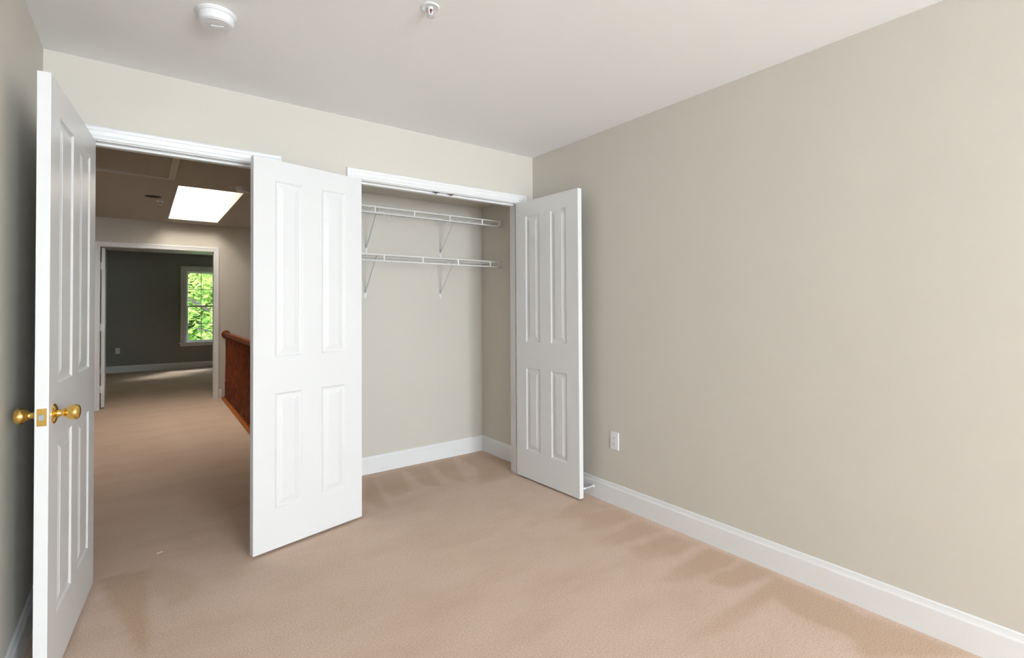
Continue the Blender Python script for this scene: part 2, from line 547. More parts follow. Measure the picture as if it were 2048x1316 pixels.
# ---------------------------------------------------------------- casings and jambs
CAS = [(0, 0.009), (0.003, 0.0115), (0.014, 0.012), (0.017, 0.0095), (0.020, 0.012), (0.038, 0.0145),
       (0.043, 0.0175), (0.050, 0.0185), (0.057, 0.0175), (CW, 0.013), (CW, 0.0)]


def casing(bm, x0, x1, ztop, yw, side=-1):
    """three-sided mitred moulding; inner edge x0..x1, ztop; on the plane y=yw, projecting side*depth"""
    prev = None
    for (o, dep) in CAS:
        y = yw + side * dep
        loop = [bm.verts.new((x0 - o, y, 0)), bm.verts.new((x0 - o, y, ztop + o)),
                bm.verts.new((x1 + o, y, ztop + o)), bm.verts.new((x1 + o, y, 0))]
        if prev:
            for i in range(3):
                bm.faces.new((prev[i], prev[i + 1], loop[i + 1], loop[i]))
        else:
            y2 = yw
            l0 = [bm.verts.new((v.co.x, y2, v.co.z)) for v in loop]
            for i in range(3):
                bm.faces.new((l0[i], l0[i + 1], loop[i + 1], loop[i]))
        prev = loop


def jamb(bm, x0, x1, z, y0, y1, stop=None, legs=True):
    box(bm, x0 - JT, x0, y0, y1, 0, z + JT)
    box(bm, x1, x1 + JT, y0, y1, 0, z + JT)
    box(bm, x0, x1, y0, y1, z, z + JT)
    if stop:
        s0, s1 = stop
        if legs:
            box(bm, x0, x0 + 0.011, s0, s1, 0, z)
            box(bm, x1 - 0.011, x1, s0, s1, 0, z)
            box(bm, x0 + 0.011, x1 - 0.011, s0, s1, z - 0.011, z)
        else:
            box(bm, x0, x1, s0, s1, z - 0.011, z)


def trim(n, bm, label):
    return structure('trim_%d' % n, bm, M_TRIM, label, 'door casing')


bm = bmesh.new(); casing(bm, AX0 - 0.004, AX1 + 0.004, DZ + 0.004, 0); casing(bm, AX0 - 0.004, AX1 + 0.004, DZ + 0.004, WT, 1)
jamb(bm, AX0, AX1, DZ, 0, WT, (0.040, 0.075))
trim(1, bm, 'white moulded casing and jamb around the bedroom doorway to the hall')
bm = bmesh.new(); casing(bm, BX0 - 0.004, BX1 + 0.004, DZ + 0.004, 0)
jamb(bm, BX0, BX1, DZ, 0, WT, (0.040, 0.075))
trim(2, bm, 'white moulded casing and jamb around the closet opening')
bm = bmesh.new(); casing(bm, FX0 - 0.004, FX1 + 0.004, DZ + 0.008, HD)
jamb(bm, FX0, FX1, DZ + 0.005, HD, HD + WT)
trim(3, bm, 'white casing around the far doorway at the end of the hall')

# ---------------------------------------------------------------- baseboards
BB = [(0, 0), (0.0145, 0), (0.0145, 0.103), (0.0135, 0.107), (0.0105, 0.111), (0.0085, 0.120), (0.0075, 0.129), (0.004, 0.1325), (0, 0.1325)]


def baseboard(name, p0, p1, nrm, label, m0=0, m1=0, bm=None):
    """straight run p0->p1 on the wall, projecting along nrm; m0/m1 = mitre sign at the ends"""
    own = bm is None
    if own: bm = bmesh.new()
    p0 = Vector((*p0, 0)); p1 = Vector((*p1, 0)); n = Vector((*nrm, 0)); d = (p1 - p0).normalized()
    A = [bm.verts.new(p0 + n * o + d * o * m0 + Vector((0, 0, z))) for o, z in BB]
    B = [bm.verts.new(p1 + n * o - d * o * m1 + Vector((0, 0, z))) for o, z in BB]
    for i in range(len(BB)):
        j = (i + 1) % len(BB)
        bm.faces.new((A[i], A[j], B[j], B[i]))
    bm.faces.new(A); bm.faces.new(B[::-1])
    if own:
        return structure(name, bm, M_TRIM, label, 'baseboard')


baseboard('baseboard_right', (0, RY), (0, 0), (-1, 0), 'white baseboard with bevelled top along the right wall', 1, 1)
baseboard('baseboard_left', (-W, RY), (-W, 0), (1, 0), 'white baseboard in shade on the left wall behind the door', 1, 1)
baseboard('baseboard_rear', (-W, RY), (0, RY), (0, 1), 'white baseboard under the windows behind the camera', 1, 1)
bm = bmesh.new()
baseboard('', (AX1 + 0.004 + CW, 0), (BX0 - 0.004 - CW, 0), (0, -1), '', 0, 0, bm)
baseboard('', (-W, 0), (AX0 - 0.004 - CW, 0), (0, -1), '', 1, 0, bm)
baseboard('', (BX1 + 0.004 + CW, 0), (0, 0), (0, -1), '', 0, 1, bm)
structure('baseboard_back', bm, M_TRIM, 'short white baseboard pieces between the door casings', 'baseboard')
baseboard('baseboard_closet_back', (CLX, CD), (0, CD), (0, -1), 'white baseboard along the closet back wall', 1, 1)
baseboard('baseboard_closet_right', (0, WT), (0, CD), (-1, 0), 'white baseboard on the right side wall inside the closet', 0, 1)
baseboard('baseboard_closet_left', (CLX, WT), (CLX, CD), (1, 0), 'white baseboard on the left side wall inside the closet', 0, 1)
baseboard('baseboard_hall_left', (HX0, WT), (HX0, HD), (1, 0), 'white baseboard on the left wall of the hall', 0, 1)
baseboard('baseboard_hall_far', (FX1 + 0.008 + CW, HD), (-1.53, HD), (0, -1), 'short white baseboard between far casing and stair railing')
baseboard('baseboard_far', (-4.3, FD), (1.3, FD), (0, -1), 'bluish white baseboard along the far room wall under the window', 1, 1)
baseboard('baseboard_far_left', (-4.3, HD + WT), (-4.3, FD), (1, 0), 'white baseboard on the left wall of the far room', 0, 1)

# ---------------------------------------------------------------- doors
PROF = [(0, 0), (0.003, 0.0008), (0.006, 0.0035), (0.010, 0.0062), (0.014, 0.0072), (0.018, 0.0072),
        (0.022, 0.0066), (0.044, 0.0018), (0.0455, 0.0008)]


def door_slab(w, h, T, px, pz):
    """moulded panel door, x 0..w from the hinge, y 0..T, both faces panelled"""
    bm = bmesh.new()
    xs = sorted([0, w] + [v for p in px for v in p])
    zs = sorted([0, h] + [v for p in pz for v in p])
    for (y, s) in ((0.0, 1), (T, -1)):
        for i in range(len(xs) - 1):
            for j in range(len(zs) - 1):
                x0, x1, z0, z1 = xs[i], xs[i + 1], zs[j], zs[j + 1]
                if (x0, x1) in px and (z0, z1) in pz:
                    prev = None
                    for (ins, dep) in PROF:
                        yy = y + s * dep
                        loop = [bm.verts.new(p) for p in ((x0 + ins, yy, z0 + ins), (x1 - ins, yy, z0 + ins),
                                                          (x1 - ins, yy, z1 - ins), (x0 + ins, yy, z1 - ins))]
                        if prev:
                            for k in range(4):
                                l = (k + 1) % 4
                                bm.faces.new((prev[k], prev[l], loop[l], loop[k]))
                        prev = loop
                    bm.faces.new(prev)
                else:
                    bm.faces.new([bm.verts.new(p) for p in ((x0, y, z0), (x1, y, z0), (x1, y, z1), (x0, y, z1))])
    for (p) in (((0, 0, 0), (0, T, 0), (0, T, h), (0, 0, h)), ((w, 0, 0), (w, T, 0), (w, T, h), (w, 0, h)),
                ((0, 0, 0), (w, 0, 0), (w, T, 0), (0, T, 0)), ((0, 0, h), (w, 0, h), (w, T, h), (0, T, h))):
        bm.faces.new([bm.verts.new(q) for q in p])
    bmesh.ops.remove_doubles(bm, verts=bm.verts[:], dist=0.00005)
    return bm


Z0 = 0.014; DH = 2.031
PZ = [(0.217 - Z0, 0.822 - Z0), (1.008 - Z0, 1.938 - Z0)]


def hinge(parent, y, z, T, sgn=-1):
    bm = bmesh.new()
    tube(bm, (-0.003, y, z - 0.045), (-0.003, y, z + 0.045), 0.0065, 12)
    lathe(bm, (-0.003, y, z + 0.045), (0, 0, 1), [(0, 0.0065), (0.004, 0.005), (0.006, 0)], 12)
    return link('hinge', bm, M_BRASS, parent, smooth=True)


def make_door(name, hx, hy, ang, w, mirror, px, label, T=0.035, h=DH, z0=Z0):
    """local frame: x along the door from its hinge, y across its thickness"""
    root = empty(name, (hx, hy, z0), ang)
    tag(root, label, 'door', kind='structure')
    bm = door_slab(w, h, T, px, PZ)
    if mirror:
        bmesh.ops.scale(bm, vec=(1, -1, 1), verts=bm.verts[:])
    link('panel', bm, M_DOOR, root)
    return root


PXC = [(0.108, 0.262), (0.372, 0.526)]
d2 = make_door('door_2', -1.387, -0.0073, 3.3791, 0.6355, False, PXC,
               'left closet door, white four panel, swung wide open between the doorway and the closet')
d3 = make_door('door_3', -0.1331, -0.0020, -1.5375, 0.6355, True, PXC,
               'right closet door, white four panel, open beside the right wall')
d1 = make_door('door_1', -2.6635, -0.0001, -1.6604, 0.7804, False, [(0.121, 0.338), (0.445, 0.662)],
               'bedroom entry door with brass knobs, seen nearly edge on at the left wall')
for dd, sy in ((d2, -0.004), (d3, 0.004), (d1, -0.004)):
    for z in (0.23, 1.02, 1.80):
        hinge(dd, sy, z, 0.035)

# brass knobs and latch of the entry door
KX, KZ = 0.7804 - 0.060, 0.915 - Z0
KN = [(0, 0.0), (0, 0.0335), (0.0025, 0.0335), (0.006, 0.030), (0.009, 0.021), (0.0115, 0.0140), (0.017, 0.0120),
      (0.024, 0.0110), (0.029, 0.0125), (0.033, 0.0170), (0.040, 0.0220), (0.047, 0.0248), (0.055, 0.0262),
      (0.062, 0.0252), (0.067, 0.0215), (0.0695, 0.0150), (0.0705, 0.0)]
for s, y in ((1, 0.035), (-1, 0.0)):
    bm = bmesh.new()
    k = 1.0 if s == 1 else 0.90
    lathe(bm, (KX, y, KZ), (0, s, 0), [(h * k, r) for h, r in KN[:8]] + [(KN[8][0] * k, 0.0125)], 40)
    kr = link('knob_rose', bm, M_BRASS, d1, smooth=True)
    bm = bmesh.new()
    lathe(bm, (KX, y, KZ), (0, s, 0), [(h * k, r) for h, r in KN[8:]], 40)
    link('knob', bm, M_BRASS, kr, smooth=True)
bm = bmesh.new()
bbox(bm, 0.7804 - 0.0005, 0.7804 + 0.0012, 0.005, 0.030, KZ - 0.0285, KZ + 0.0285, 0.0004)
lp = link('latch_plate', bm, M_BRASS, d1)
bm = bmesh.new()
box(bm, 0.7804 + 0.0012, 0.7804 + 0.007, 0.0115, 0.0235, KZ - 0.009, KZ + 0.009)
for v in bm.verts:
    if v.co.x > 0.786 and v.co.y > 0.02: v.co.x -= 0.0055
link('latch_bolt', bm, M_STEEL, lp)
for z in (-0.021, 0.021):
    bm = bmesh.new()
    lathe(bm, (0.7804 + 0.0012, 0.0175, KZ + z), (1, 0, 0), [(0, 0.0035), (0.0008, 0.003), (0.001, 0)], 12)
    link('screw', bm, M_BRASS, lp)

# far room door, opened into that room; its hinge edge shows at the left jamb
d4 = make_door('door_4', FX0 + 0.044, HD + WT + 0.012, PI / 2 + 0.02, 0.60, False, [(0.1, 0.25), (0.35, 0.50)],
               'white door standing open in the far doorway, only its hinge edge seen')
for z in (0.23, 1.02, 1.80):
    bm = bmesh.new(); box(bm, -0.006, 0.001, 0.0, 0.045, z - 0.045, z + 0.045)
    link('hinge', bm, M_TRIM, d4)

# roller catches under the closet head
for i, (x, lab) in enumerate(((-0.836, 'left dark metal catch under the closet head jamb'), (-0.722, 'right dark metal catch under the closet head jamb'))):
    bm = bmesh.new()
    bbox(bm, x - 0.022, x + 0.022, 0.008, 0.030, DZ - 0.003, DZ, 0.0008)
    r = link('door_catch', bm, M_DKMET)
    tag(r, lab, 'door catch', group='catches under the closet head')
    bm = bmesh.new()
    lathe(bm, (x + (0.004 if i else 0), 0.019, DZ - 0.003), (0, 0, -1), [(0, 0.007), (0.004, 0.007), (0.007, 0.004), (0.008, 0)], 14)
    o = link('ball', bm, M_DKMET, r)

# ---------------------------------------------------------------- windows
def dh_window(name, xa, xb, za, zb, yw, sgn, label, cols=3, rows=2, apron=True):
    """double hung window; room side plane y=yw, outside towards sgn*y; xa..xb, za..zb = rough opening"""
    root = empty(name, ((xa + xb) / 2, yw, za))
    tag(root, label, 'window', kind='structure')
    ox, oz = -(xa + xb) / 2, -za
    Y = lambda v: v * sgn
    def bx(bm, x0, x1, y0, y1, z0, z1):
        y0, y1 = sorted((Y(y0), Y(y1)))
        box(bm, x0 + ox, x1 + ox, y0, y1, z0 + oz, z1 + oz)
    bm = bmesh.new()
    f = 0.035
    bx(bm, xa, xa + f, 0.0, 0.15, za, zb); bx(bm, xb - f, xb, 0.0, 0.15, za, zb)
    bx(bm, xa + f, xb - f, 0.0, 0.15, zb - f, zb); bx(bm, xa + f, xb - f, 0.0, 0.15, za, za + 0.02)
    link('frame', bm, M_TRIM, root)
    # casing
    bm = bmesh.new()
    prev = None
    for (o, dep) in CAS:
        k = o * 1.25
        y = -Y(dep)
        loop = [bm.verts.new((xa + 0.005 - k + ox, y, za + oz)), bm.verts.new((xa + 0.005 - k + ox, y, zb - 0.005 + k + oz)),
                bm.verts.new((xb - 0.005 + k + ox, y, zb - 0.005 + k + oz)), bm.verts.new((xb - 0.005 + k + ox, y, za + oz))]
        if prev:
            for i in range(3):
                bm.faces.new((prev[i], prev[i + 1], loop[i + 1], loop[i]))
        prev = loop
    link('casing', bm, M_TRIM, root)
    bm = bmesh.new()
    bx(bm, xa - 0.095, xb + 0.095, -0.04, 0.03, za - 0.005, za + 0.02)
    link('stool', bm, M_TRIM, root)
    if apron:
        bm = bmesh.new(); bx(bm, xa - 0.075, xb + 0.075, -0.014, 0.0, za - 0.065, za - 0.005)
        link('apron', bm, M_TRIM, root)
    zm = (za + zb) / 2 + 0.0
    x0, x1 = xa + f, xb - f
    for (nm, z0, z1, y0) in (('lower_sash', za + 0.02, zm + 0.018, 0.045), ('upper_sash', zm - 0.018, zb - f, 0.085)):
        s = 0.032
        bm = bmesh.new()
        bx(bm, x0, x0 + s, y0, y0 + 0.035, z0, z1); bx(bm, x1 - s, x1, y0, y0 + 0.035, z0, z1)
        bx(bm, x0 + s, x1 - s, y0, y0 + 0.035, z0, z0 + s + 0.004); bx(bm, x0 + s, x1 - s, y0, y0 + 0.035, z1 - s, z1)
        sash = link(nm, bm, M_TRIM, root)
        gx0, gx1, gz0, gz1 = x0 + s, x1 - s, z0 + s + 0.004, z1 - s
        bm = bmesh.new()
        for i in range(1, cols):
            x = gx0 + (gx1 - gx0) * i / cols
            bx(bm, x - 0.007, x + 0.007, y0 + 0.012, y0 + 0.022, gz0, gz1)
        for i in range(1, rows):
            z = gz0 + (gz1 - gz0) * i / rows
            bx(bm, gx0, gx1, y0 + 0.0125, y0 + 0.0215, z - 0.007, z + 0.007)
        link('muntins', bm, M_TRIM, sash)
        bm = bmesh.new()
        bx(bm, gx0, gx1, y0 + 0.0155, y0 + 0.0185, gz0, gz1)
        link('pane', bm, M_GLASS, sash)
    return root


dh_window('window_1', WX0, WX1, WZ0, WZ1, FD, 1, 'white double hung window in the dark far room with green trees beyond')
dh_window('window_3', RWIN[0][0], RWIN[0][1], RZ0, RZ1, RY, -1, 'unseen left window of the wall behind the camera, placed to light the bedroom')
dh_window('window_4', RWIN[1][0], RWIN[1][1], RZ0, RZ1, RY, -1, 'unseen right window of the wall behind the camera, placed to light the bedroom')

# ---------------------------------------------------------------- wire shelves
def wire_shelf(z, conn0, step, braces, clips, label):
    root = empty('wire_shelf', (CLX, CD, z))
    tag(root, label, 'shelf', group='wire shelves in the closet')
    x0, x1 = 0.004, -CLX - 0.004
    y0, y1 = -0.292, -0.012
    lip = 0.043
    bm = bmesh.new()
    n = int((x1 - x0) / 0.0254)
    for i in range(n + 1):
        x = x0 + 0.006 + i * 0.0254
        if x > x1: break
        tube(bm, (x, y1, 0.0), (x, y0, 0.0), 0.0016, 6)
    link('deck', bm, M_WIRE, root)
    bm = bmesh.new()
    for y in (y1, -0.15):
        tube(bm, (x0, y, -0.0035), (x1, y, -0.0035), 0.0024, 8)
    link('cross_rod', bm, M_WIRE, root)
    bm = bmesh.new()
    tube(bm, (x0, y0, 0.0), (x1, y0, 0.0), 0.0043, 10)
    tube(bm, (x0, y0 - 0.002, -lip), (x1, y0 - 0.002, -lip), 0.0043, 10)
    x = conn0
    while x > CLX:
        bx = x - CLX
        tube(bm, (bx, y0 - 0.001, 0.0), (bx, y0 - 0.002, -lip), 0.0060, 8)
        x -= step
    link('front_lip', bm, M_WIRE, root, smooth=True)
    for (tx, wx, wz) in braces:
        bm = bmesh.new()
        a = Vector((tx - CLX, y0 + 0.002, -0.004)); b_ = Vector((wx - CLX, -0.006, wz - z))
        tube(bm, a, b_, 0.0046, 10)
        # hooked top
        tube(bm, a, a + Vector((0, -0.006, -0.012)), 0.004, 8)
        br = link('support_brace', bm, M_BRACE, root, smooth=True)
        bm = bmesh.new()
        zz = wz - z
        bbox(bm, wx - CLX - 0.0095, wx - CLX + 0.0095, -0.006, -0.0003, zz - 0.036, zz + 0.008, 0.002)
        ft = link('brace_foot', bm, M_PLAS, br)
        bm = bmesh.new()
        lathe(bm, (wx - CLX, -0.006, zz - 0.022), (0, -1, 0), [(0, 0.004), (0.0015, 0.003), (0.002, 0)], 12)
        link('screw', bm, M_BRACE, ft)
    for cx in clips:
        bm = bmesh.new()
        bbox(bm, cx - CLX - 0.006, cx - CLX + 0.006, -0.011, -0.0003, -0.016, 0.006, 0.0015)
        lathe(bm, (cx - CLX, -0.009, -0.008), (0, -1, 0), [(0, 0.004), (0.003, 0.0035), (0.004, 0)], 12)
        link('wall_clip', bm, M_PLAS, root)
    # end bracket on the right side wall
    bm = bmesh.new()
    xe = -CLX
    bbox(bm, xe - 0.004, xe - 0.0003, y0 - 0.010, y0 + 0.030, -lip - 0.012, 0.014, 0.001)
    bbox(bm, xe - 0.034, xe - 0.0035, y0 - 0.009, y0 - 0.0045, -lip - 0.008, 0.006, 0.001)
    bbox(bm, xe - 0.034, xe - 0.0035, y0 - 0.009, y0 + 0.014, -lip - 0.008, -lip - 0.004, 0.001)
    link('end_bracket', bm, M_PLAS, root)
    return root


wire_shelf(1.988, -0.19, 0.306, [(-1.085, -1.065, 1.722), (-0.437, -0.422, 1.722)], [-1.092, -0.886, -0.603, -0.369, -0.081],
           'upper white wire shelf in the closet, nearest the ceiling')
wire_shelf(1.646, -0.112, 0.310, [(-1.093, -1.073, 1.378), (-0.449, -0.424, 1.380)], [-1.25, -0.95, -0.65, -0.35, -0.081],
           'lower white wire shelf in the closet, below the other one')

# ---------------------------------------------------------------- outlets
def outlet(loc, rz, label):
    root = empty('electrical_outlet', loc, rz)     # local: plate in xz plane, facing -y
    tag(root, label, 'outlet')
    bm = bmesh.new()
    t_ = bmesh.new()
    box(t_, -0.035, 0.035, -0.006, -0.0003, -0.0572, 0.0572)
    bmesh.ops.bevel(t_, geom=[e for e in t_.edges if all(v.co.y < -0.004 for v in e.verts)], offset=0.004, segments=3, affect='EDGES')
    me = bpy.data.meshes.new('tmp'); t_.to_mesh(me); t_.free(); bm.from_mesh(me); bpy.data.meshes.remove(me)
    link('cover_plate', bm, M_PLAS, root)
    for z in (-0.0195, 0.0195):
        bm = bmesh.new()
        vv = []
        for i in range(28):
            t = 2 * PI * i / 28
            x = max(-0.0145, min(0.0145, 0.0172 * math.cos(t))); zz = max(-0.0142, min(0.0142, 0.0172 * math.sin(t)))
            vv.append((x, z + zz))
        A = [bm.verts.new((x, -0.006, zz)) for x, zz in vv]; B = [bm.verts.new((x, -0.0075, zz)) for x, zz in vv]
        for i in range(28):
            j = (i + 1) % 28
            bm.faces.new((A[i], A[j], B[j], B[i]))
        bm.faces.new(B)
        s = link('socket', bm, M_PLAS, root)
        bm = bmesh.new()
        box(bm, -0.0072, -0.0054, -0.0078, -0.0074, z - 0.001, z + 0.008)
        box(bm, 0.0054, 0.0072, -0.0078, -0.0074, z + 0.0, z + 0.0072)
        lathe(bm, (0, -0.0074, z - 0.0075), (0, -1, 0), [(0, 0.0026), (0.0004, 0.0026), (0.0004, 0)], 10)
        link('slots', bm, M_PLAS2, s)
    bm = bmesh.new()
    lathe(bm, (0, -0.006, 0), (0, -1, 0), [(0, 0.0034), (0.001, 0.003), (0.0012, 0)], 12)
    link('screw', bm, M_BRACE, root)


outlet((0, -0.810, 0.406), -PI / 2, 'white duplex outlet low on the right wall of the bedroom')
outlet((-2.818, FD, 0.432), 0, 'dim white outlet on the dark far room wall left of the window')

# ---------------------------------------------------------------- door stop
ds = empty('door_stop', (-0.0145, -0.632, 0.071))
tag(ds, 'small white spring door stop on the right baseboard behind the closet door', 'door stop')
bm = bmesh.new(); lathe(bm, (0, 0, 0), (-1, 0, 0), [(0, 0.0), (0, 0.0105), (0.003, 0.0105), (0.006, 0.006), (0.006, 0)], 18)
link('base', bm, M_PLAS, ds, smooth=True)
bm = bmesh.new()
pts = []
p_end = Vector((-0.075, 0.008, -0.004))
for i in range(161):
    t = i / 160
    c_ = p_end * t + Vector((-0.004 * (1 - t), 0, 0))
    an = 2 * PI * 20 * t
    pts.append(c_ + Vector((0, math.cos(an) * 0.0046, math.sin(an) * 0.0046)))
for p, q in zip(pts, pts[1:]):
    tube(bm, p, q, 0.0016, 5, caps=False)
link('spring', bm, M_PLAS, ds, smooth=True)
bm = bmesh.new(); lathe(bm, p_end, p_end.normalized(), [(-0.004, 0.0), (-0.004, 0.0065), (0.008, 0.0065), (0.011, 0.004), (0.011, 0)], 16)
link('rubber_tip', bm, M_PLAS, ds, smooth=True)

# ---------------------------------------------------------------- smoke alarms
def smoke_alarm(loc, rz, label, sc=1.0):
    root = empty('smoke_alarm', loc, rz)
    tag(root, label, 'smoke alarm')
    bm = bmesh.new()
    lathe(bm, (0, 0, 0), (0, 0, -1), [(0, 0.0), (0, 0.070 * sc), (0.006, 0.070 * sc), (0.0085, 0.0675 * sc), (0.012, 0.0670 * sc), (0.0135, 0.0635 * sc), (0.0135, 0)], 64)
    link('base', bm, M_PLAS, root, smooth=True)
    bm = bmesh.new()
    lathe(bm, (0, 0, -0.0137), (0, 0, -1), [(0, 0.0), (0, 0.0625 * sc), (0.022, 0.0600 * sc), (0.027, 0.0575 * sc), (0.0285, 0.054 * sc), (0.0285, 0)], 64)
    body = link('body', bm, M_PLAS, root, smooth=True)
    # raised crescent on the lower face
    bm = bmesh.new()
    Zb = -0.0137 - 0.0285
    N_ = 36
    tops = []; bots = []
    for i in range(N_ + 1):
        t = PI * i / N_
        tops.append((0.052 * sc * math.cos(t), 0.010 + 0.041 * sc * math.sin(t)))
    poly = tops
    A = [bm.verts.new((x, y, Zb + 0.0002)) for x, y in poly]; B = [bm.verts.new((x * 0.985, 0.012 + (y - 0.010) * 0.97, Zb - 0.0025)) for x, y in poly]
    for i in range(len(A)):
        j = (i + 1) % len(A)
        bm.faces.new((A[i], A[j], B[j], B[i]))
    bm.faces.new(B)
    link('raised_cover', bm, M_PLAS, body)
    bm = bmesh.new()
    bbox(bm, -0.026 * sc, 0.022 * sc, -0.019 * sc, -0.001, Zb - 0.004, Zb + 0.0005, 0.0019)
    link('test_button', bm, M_PLAS, body)
    bm = bmesh.new()
    lathe(bm, (0.012 * sc, -0.010 * sc, Zb - 0.004), (0, 0, -1), [(0, 0.004), (0.0015, 0.0032), (0.0018, 0)], 14)
    link('indicator', bm, M_BRACE, body)
    return root


smoke_alarm((-2.222, -0.742, H), math.radians(160), 'round white smoke alarm on the bedroom ceiling, top left of the photo')
smoke_alarm((-1.665, 2.33, H), 0.5, 'round smoke alarm on the dark hall ceiling beside the skylight', 0.95)

# ---------------------------------------------------------------- sprinklers
def sprinkler(loc, label, m_bulb=M_RED, deep=1.0):
    root = empty('fire_sprinkler', loc, math.radians(35))
    tag(root, label, 'sprinkler')
    bm = bmesh.new()
    lathe(bm, (0, 0, 0), (0, 0, -1), [(0.0, 0.036), (0.002, 0.0365), (0.0045, 0.033), (0.0045, 0.029), (0.001, 0.024), (0.0002, 0.018), (0.0002, 0)], 40)
    link('escutcheon', bm, M_PLAS, root, smooth=True)
    bm = bmesh.new()
    lathe(bm, (0, 0, -0.0004), (0, 0, -1), [(0, 0.0), (0, 0.011), (0.007, 0.011), (0.009, 0.008), (0.009, 0)], 6)
    for s in (-1, 1):
        tube(bm, (s * 0.009, 0, -0.008), (s * 0.013, 0, -0.018), 0.0028, 8)
        tube(bm, (s * 0.013, 0, -0.018), (s * 0.003, 0, -0.032), 0.0028, 8)
    tube(bm, (0, 0, -0.029), (0, 0, -0.036), 0.005, 12)
    link('frame_arms', bm, M_PLAS, root)
    bm = bmesh.new()
    lathe(bm, (0, 0, -0.009), (0, 0, -1), [(0, 0.0), (0.0, 0.006), (0.004, 0.0065), (0.012, 0.0025), (0.020, 0.0022), (0.020, 0)], 14)
    link('bulb', bm, m_bulb, root, smooth=True)
    bm = bmesh.new()
    for i in range(16):
        t = 2 * PI * i / 16
        c, s = math.cos(t), math.sin(t)
        p = [bm.verts.new(q) for q in ((c * 0.004 - s * 0.0018, s * 0.004 + c * 0.0018, -0.0362), (c * 0.004 + s * 0.0018, s * 0.004 - c * 0.0018, -0.0362),
                                       (c * 0.0150 + s * 0.0026, s * 0.0150 - c * 0.0026, -0.0372), (c * 0.0150 - s * 0.0026, s * 0.0150 + c * 0.0026, -0.0372))]
        bm.faces.new(p)
    bmesh.ops.solidify(bm, geom=bm.faces[:], thickness=0.001)
    lathe(bm, (0, 0, -0.0355), (0, 0, -1), [(0, 0.0), (0, 0.009), (0.0016, 0.009), (0.0016, 0)], 20)
    link('deflector', bm, M_PLAS, root)


sprinkler((-1.560, -1.272, H), 'small white ceiling sprinkler with dark red bulb on the bedroom ceiling')
sprinkler((-2.29, 3.52, H), 'small sprinkler on the dim hall ceiling between dark downlight and skylight')

# ---------------------------------------------------------------- recessed downlight in the hall
rl = empty('recessed_light', (-2.357, 3.27, H))
tag(rl, 'unlit round black recessed light in the hall ceiling left of the skylight', 'ceiling light')
bm = bmesh.new()
lathe(bm, (0, 0, 0), (0, 0, -1), [(0.0005, 0.0), (0.0005, 0.072), (0.002, 0.073), (0.002, 0)], 48)
link('baffle', bm, M_BLACK, rl)
bm = bmesh.new()
lathe(bm, (0, 0, 0), (0, 0, -1), [(0.0, 0.092), (0.0035, 0.090), (0.0045, 0.080), (0.0025, 0.072), (0.0, 0.072)], 48)
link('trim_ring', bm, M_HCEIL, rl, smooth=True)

# ---------------------------------------------------------------- attic hatch
ah = empty('attic_hatch', (-2.52, 1.85, H))
tag(ah, 'square attic access hatch with flat trim in the hall ceiling near the doorway', 'attic hatch', kind='structure')
bm = bmesh.new()
x0, x1, y0, y1 = -0.32, 0.305, -0.44, 0.455
for r in ((x0, x1, y0, y0 + .05), (x0, x1, y1 - .05, y1), (x0, x0 + .05, y0 + .05, y1 - .05), (x1 - .05, x1, y0 + .05, y1 - .05)):
    box(bm, r[0], r[1], r[2], r[3], -0.016, -0.0003)
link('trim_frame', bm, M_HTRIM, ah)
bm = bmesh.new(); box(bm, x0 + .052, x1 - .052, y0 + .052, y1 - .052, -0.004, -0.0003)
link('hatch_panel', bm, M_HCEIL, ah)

# ---------------------------------------------------------------- stair railing
RT = 0.016
rail = empty('stair_railing', (-1.477, HD, 0), 0)
rail.rotation_euler = (0, 0, -RT)
tag(rail, 'dark cherry wood stair railing with close set balusters at the end of the hall', 'railing')
LY = -(HD - SWY0) + 0.02
# handrail: profiled section extruded along local y
HR = [(-0.018, -0.030), (0.018, -0.030), (0.020, -0.018), (0.030, -0.006), (0.031, 0.010), (0.024, 0.024), (0.010, 0.031),
      (-0.010, 0.031), (-0.024, 0.024), (-0.031, 0.010), (-0.030, -0.006), (-0.020, -0.018)]
bm = bmesh.new()
A = [bm.verts.new((x, -0.022, 0.900 + z)) for x, z in HR]; B = [bm.verts.new((x, LY, 0.900 + z)) for x, z in HR]
for i in range(len(HR)):
    j = (i + 1) % len(HR)
    bm.faces.new((A[i], A[j], B[j], B[i]))
bm.faces.new(A[::-1]); bm.faces.new(B)
link('handrail', bm, M_WOOD, rail, smooth=True)
bm = bmesh.new()
lathe(bm, (0, -0.001, 0.900), (0, -1, 0), [(0, 0), (0, 0.056), (0.010, 0.056), (0.014, 0.052), (0.016, 0.046), (0.021, 0.043), (0.022, 0.0)], 40)
link('rosette', bm, M_WOOD, rail, smooth=True)
bm = bmesh.new()
bbox(bm, -0.056, 0.035, LY, -0.001, 0.0, 0.020, 0.004)
link('nosing_board', bm, M_OAK, rail)
bm = bmesh.new()
bbox(bm, -0.020, 0.020, LY, -0.001, 0.0205, 0.034, 0.002)
link('bottom_rail', bm, M_WOOD, rail)
BAL = [(0.0, 0.0), (0.0, 0.014), (0.010, 0.0155), (0.020, 0.011), (0.030, 0.0105), (0.045, 0.0150), (0.085, 0.0158), (0.14, 0.0135),
       (0.22, 0.0105), (0.32, 0.0092), (0.42, 0.0088), (0.515, 0.0085), (0.53, 0.0110), (0.545, 0.0112), (0.56, 0.0086), (0.635, 0.0080), (0.635, 0.0)]
def baluster_mesh():
    bm = bmesh.new()
    bbox(bm, -0.0155, 0.0155, -0.0155, 0.0155, 0.034, 0.235, 0.002)
    lathe(bm, (0, 0, 0.234), (0, 0, 1), BAL, 20)
    return bm
b0 = link('baluster', baluster_mesh(), M_WOOD, rail, smooth=True)
nb = 30
